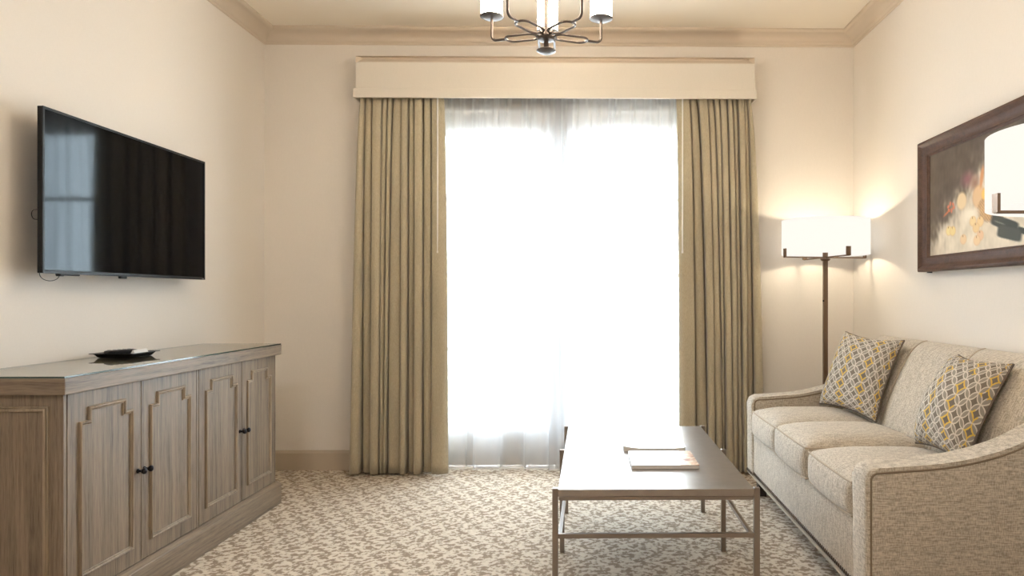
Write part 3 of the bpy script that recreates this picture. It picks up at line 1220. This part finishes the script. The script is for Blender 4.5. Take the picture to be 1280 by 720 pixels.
# nailheads along the bottom of the front
nb = NB()
lathe(nb, [(0.0088, 0.0), (0.0080, 0.0028), (0.005, 0.0050), (0, 0.0058)], n=10)
bmesh.ops.rotate(nb, verts=nb.verts, cent=(0, 0, 0), matrix=Matrix.Rotation(radians(-90), 3, 'Y'))
nail0 = obj('nailhead', nb, NAIL, None, smooth='all')
NN = 92
for i in range(NN):
    y = SY0 + 0.02 + (SY1 - SY0 - 0.04) * i / (NN - 1)
    o = nail0 if i == 0 else nail0.copy()
    if i:
        COL.objects.link(o)
    o.parent = so
    xx = SX if (y < SY0 + AT or y > SY1 - AT) else SX + 0.012
    o.location = Vector((xx, y, ZB + 0.014)) - so.location
b = NB()
box(b, SX + 0.004, SB - 0.01, SY0 + 0.006, SY1 - 0.006, ZB - 0.008, ZB + 0.001)
obj('bottom_band', b, M('sofa_bottom_band', srgb(176, 164, 148), 0.7).m, so)
for lx in (SX + 0.045, SB - 0.075):
    for ly in (SY0 + 0.03, SY1 - 0.09):
        b = NB()
        prism(b, [(lx + 0.006, 0), (lx + 0.048, 0), (lx + 0.055, ZB - 0.008), (lx, ZB - 0.008)], ly, ly + 0.055, 0.002, 1)
        obj('leg', b, DARKWOOD, so)

# ------------------------------------------------------------------ throw pillows


def throw_pillow(label, BL, BR, up, thick, flat=0.22):
    BL, BR, up = Vector(BL), Vector(BR), Vector(up)
    right = BR - BL
    cen = BL + right / 2 + up / 2
    r_, u_ = right / 2, up / 2
    nrm = r_.normalized().cross(u_.normalized()).normalized()
    rt = thing('throw_pillow', label, 'pillow', BL + right / 2, 'patterned throw pillows on the sofa')
    bm = NB()
    uvl = bm.loops.layers.uv.new('UVMap')
    N = 36
    lp_ = {}

    def pos(i, j, side):
        a, c = -1 + 2 * i / N, -1 + 2 * j / N
        uv_ = (a * 0.5 + 0.5, c * 0.5 + 0.5)
        a, c = sin(a * pi / 2), sin(c * pi / 2)
        pinch = 0.10
        xa = a * (1 - pinch * (1 - c * c))
        xc = c * (1 - pinch * (1 - a * a))
        th = thick * (max(0, 1 - a * a) ** 0.5 * max(0, 1 - c * c) ** 0.5) ** 0.75
        wr = 0.004 * sin(7 * a + 3 * c) * max(0, 1 - a * a) * max(0, 1 - c * c)
        sag = -0.02 * (1 - a * a) * (1 if c < 0 else 0) * c * c
        return cen + r_ * xa + u_ * xc + nrm * (th + wr if side > 0 else -(th + wr) * flat), uv_
    for side in (1, -1):
        for j in range(N + 1):
            for i in range(N + 1):
                if side == -1 and (i in (0, N) or j in (0, N)):
                    lp_[(i, j, -1)] = lp_[(i, j, 1)]
                    continue
                p, uv = pos(i, j, side)
                lp_[(i, j, side)] = (bm.verts.new(p), uv)
    for side in (1, -1):
        for j in range(N):
            for i in range(N):
                q4 = [lp_[(i, j, side)], lp_[(i + 1, j, side)], lp_[(i + 1, j + 1, side)], lp_[(i, j + 1, side)]]
                if side == -1:
                    q4 = q4[::-1]
                f = bm.faces.new([v for v, _ in q4])
                for l_, (_, uv) in zip(f.loops, q4):
                    l_[uvl].uv = uv
    obj('pillow_cover', bm, PILLOW, rt, smooth='all', keep=True)
    ed = NB()
    pts = []
    for k in range(N):
        pts.append(pos(k, 0, 1)[0])
    for k in range(N):
        pts.append(pos(N, k, 1)[0])
    for k in range(N):
        pts.append(pos(N - k, N, 1)[0])
    for k in range(N):
        pts.append(pos(0, N - k, 1)[0])
    pts2 = [p for i, p in enumerate(pts) if (p - pts[i - 1]).length > 1e-4]
    tube(ed, pts2, 0.0045, 7, closed=True)
    obj('cord_trim', ed, PILLOWEDGE, rt, smooth='all')
    return rt


throw_pillow('geometric grey and yellow pillow leaning at the far end of the sofa', (1.28, 3.895, 0.553), (1.403, 3.43, 0.533), (0.166, 0.06, 0.394), 0.088)
throw_pillow('geometric grey and yellow pillow leaning by the near arm of the sofa', (1.362, 2.92, 0.537), (1.354, 2.52, 0.537), (0.200, 0.04, 0.362), 0.115)

# ================================================================== coffee table
tx0, tx1, tyf, tyb, tz = -0.113, 0.592, 2.524, 3.748, 0.456
ct = thing('coffee_table', 'long bronze metal coffee table with six slim legs on the carpet', 'coffee table', ((tx0 + tx1) / 2, (tyf + tyb) / 2, 0))
obj('tabletop', box(NB(), tx0, tx1, tyf, tyb, tz - 0.026, tz, 0.002), TABLETOP, ct)
obj('apron', box(NB(), tx0 + 0.002, tx1 - 0.002, tyf + 0.003, tyb - 0.003, tz - 0.040, tz - 0.027, 0.001), TABLELEG, ct)
lw = 0.021
for ly in (tyf - 0.002, 3.165 - lw / 2, tyb - lw + 0.002):
    for lx in (tx0 - lw, tx1):
        obj('leg', box(NB(), lx, lx + lw, ly, ly + lw, 0.0, tz + 0.004, 0.002), TABLELEG, ct)
zs = 0.288
obj('stretcher', box(NB(), tx0 - 0.001, tx1 + 0.001, tyf + 0.001, tyf + 0.017, zs - 0.008, zs + 0.008, 0.001), TABLELEG, ct)
for lx in (tx0, tx1 - 0.014):
    obj('stretcher', box(NB(), lx, lx + 0.014, tyf + 0.017, tyb - 0.017, zs - 0.007, zs + 0.007, 0.001), TABLELEG, ct)
obj('stretcher', box(NB(), tx0 - 0.001, tx1 + 0.001, tyb - 0.017, tyb - 0.001, zs - 0.008, zs + 0.008, 0.001), TABLELEG, ct)


def mat_cover(name, seed, cut=0.72):
    m = M(name, rough=0.3, spec=0.5)
    v = m.coord((1, 1, 1), 'UV')
    sep = m.n('ShaderNodeSeparateXYZ')
    m.l(v, sep.inputs[0])
    n1 = m.noise(m.coord((4 + seed, 6, 1), 'UV'), 1.6, 4, 0.6)
    pic = m.ramp(n1, [(0.30, srgb(96, 84, 72)), (0.42, srgb(190, 120, 84)), (0.50, srgb(214, 190, 160)), (0.58, srgb(240, 232, 220)), (0.7, srgb(150, 150, 140))])
    edge = m.math('ADD', sep.outputs[0], m.math('MULTIPLY', m.math('SUBTRACT', n1, 0.5), 0.25))
    k = m.math('GREATER_THAN', edge, cut)
    m.color(m.mix(k, srgb(240, 238, 234), pic))
    return m.m


PAPER = M('page_edges', srgb(236, 230, 222), 0.7).m


def book(name, label, cat, x0, x1, y0_, y1_, z0, h, ang, cov, curl):
    cx, cy_ = (x0 + x1) / 2, (y0_ + y1_) / 2
    rt = thing(name, label, cat, (cx, cy_, z0), None)
    rot = Matrix.Rotation(ang, 3, 'Z')
    cc = Vector((cx, cy_, 0))

    def sheet(za, zb_, grow, uvon):
        bm = NB()
        uvl = bm.loops.layers.uv.new('UVMap')
        N = 12
        L = {}
        for s, z in ((0, za), (1, zb_)):
            for j in (0, 1):
                for i in range(N + 1):
                    f = i / N
                    x = x0 - grow + (x1 - x0 + 2 * grow) * f
                    y = (y0_ - grow) if j == 0 else (y1_ + grow)
                    cz = curl * (max(0, 0.35 - f) / 0.35) ** 2 + curl * 0.6 * (max(0, f - 0.75) / 0.25) ** 2
                    p = rot @ (Vector((x, y, 0)) - cc) + cc
                    L[(s, j, i)] = (bm.verts.new((p.x, p.y, z + cz * (1.0 if s else 0.0 if za == z0 else 1.0))), (f, j))
        def fc(*k):
            f = bm.faces.new([L[q_][0] for q_ in k])
            for l_, q_ in zip(f.loops, k):
                l_[uvl].uv = L[q_][1]
        for i in range(N):
            fc((1, 0, i), (1, 0, i + 1), (1, 1, i + 1), (1, 1, i))
            fc((0, 0, i), (0, 1, i), (0, 1, i + 1), (0, 0, i + 1))
            fc((0, 0, i), (0, 0, i + 1), (1, 0, i + 1), (1, 0, i))
            fc((0, 1, i), (1, 1, i), (1, 1, i + 1), (0, 1, i + 1))
        fc((0, 0, 0), (1, 0, 0), (1, 1, 0), (0, 1, 0))
        fc((0, 0, N), (0, 1, N), (1, 1, N), (1, 0, N))
        return bm
    obj('pages', sheet(z0, z0 + h - 0.0014, -0.002, False), PAPER, rt)
    obj('cover', sheet(z0 + h - 0.0013, z0 + h, 0.0, True), cov, rt)
    return rt


book('magazine', 'white magazine with a colour photo strip lying at the front of the coffee table', 'magazine', 0.168, 0.440, 2.815, 3.075, tz + 0.0006, 0.016, 0.0, mat_cover('magazine_cover_print', 0.0), 0.0)
book('magazine', 'slightly curled white magazine lying behind the other on the coffee table', 'magazine', 0.155, 0.432, 3.135, 3.425, tz + 0.0006, 0.014, -0.03, mat_cover('magazine_cover_curled', 1.7, 0.62), 0.010)

# ================================================================== chandelier
HX, HY = -0.185, 3.0
ch = thing('chandelier', 'five-arm dark bronze chandelier with lit white cup shades hanging from the ceiling', 'chandelier', (HX, HY, ZC))
HZ = 2.262
b = NB()
lathe(b, [(0, ZC - 0.001), (0.07, ZC - 0.001), (0.07, ZC - 0.012), (0.055, ZC - 0.022), (0.016, ZC - 0.030), (0, ZC - 0.030)], (HX, HY, 0), 32)
obj('canopy', b, CHANDELIER_METAL, ch, smooth=True)
b = NB()
lathe(b, [(0, ZC - 0.028), (0.0095, ZC - 0.028), (0.0095, HZ + 0.02), (0, HZ + 0.02)], (HX, HY, 0), 16)
obj('stem', b, CHANDELIER_METAL, ch, smooth=True)
b = NB()
lathe(b, [(0, HZ + 0.026), (0.026, HZ + 0.026), (0.028, HZ + 0.022), (0.028, HZ - 0.010), (0.038, HZ - 0.014), (0.034, HZ - 0.024), (0.010, HZ - 0.030),
          (0.0095, 2.205), (0, 2.205)], (HX, HY, 0), 28)
obj('hub', b, CHANDELIER_METAL, ch, smooth=True)
b = NB()
lathe(b, [(0, 2.206), (0.010, 2.206), (0.030, 2.201), (0.041, 2.195), (0.041, 2.192), (0.026, 2.183), (0, 2.178)], (HX, HY, 0), 32)
obj('finial', b, CHANDELIER_METAL, ch, smooth=True)
RA = 0.25
for k in range(5):
    az = pi / 2 + radians(2) + k * 2 * pi / 5
    d = Vector((cos(az), sin(az), 0))
    nn = Vector((-d.y, d.x, 0))
    c = Vector((HX, HY, 0))
    at_ = lambda r, s, z: c + d * r + nn * s + Vector((0, 0, z))
    b = NB()
    # elongated open link
    za = HZ - 0.002
    hw, r0, r1 = 0.034, 0.072, 0.150
    pts = []
    for i in range(11):
        a = pi / 2 + i / 10 * pi
        pts.append(at_(r0 + hw * cos(a), hw * sin(a), za))
    for i in range(11):
        a = -pi / 2 + i / 10 * pi
        pts.append(at_(r1 + hw * cos(a), hw * sin(a), za))
    tube(b, pts, 0.0052, 8, closed=True)
    tube(b, [at_(0.022, 0, za), at_(0.046, 0, za)], 0.0056, 8)
    riser = [at_(0.182, 0, za), at_(0.215, 0, za)]
    for i in range(1, 8):
        a = i / 7 * pi / 2
        riser.append(at_(0.228 + 0.022 * sin(a), 0, za + 0.022 * (1 - cos(a))))
    riser.append(at_(RA, 0, 2.362))
    tube(b, riser, 0.0056, 10)
    arm = obj('arm', b, CHANDELIER_METAL, ch, smooth=True)
    p = at_(RA, 0, 0)
    b = NB()
    lathe(b, [(0, 2.352), (0.010, 2.352), (0.036, 2.357), (0.051, 2.364), (0.052, 2.367), (0.048, 2.368), (0, 2.366)], p, 32)
    obj('drip_plate', b, CHANDELIER_METAL, arm, smooth=True)
    b = NB()
    lathe(b, [(0.0, 2.3695), (0.046, 2.3695), (0.047, 2.375), (0.047, 2.515), (0.044, 2.515), (0.044, 2.374), (0, 2.374)], p, 32)
    obj('shade', b, CHSHADE, arm, smooth=True)
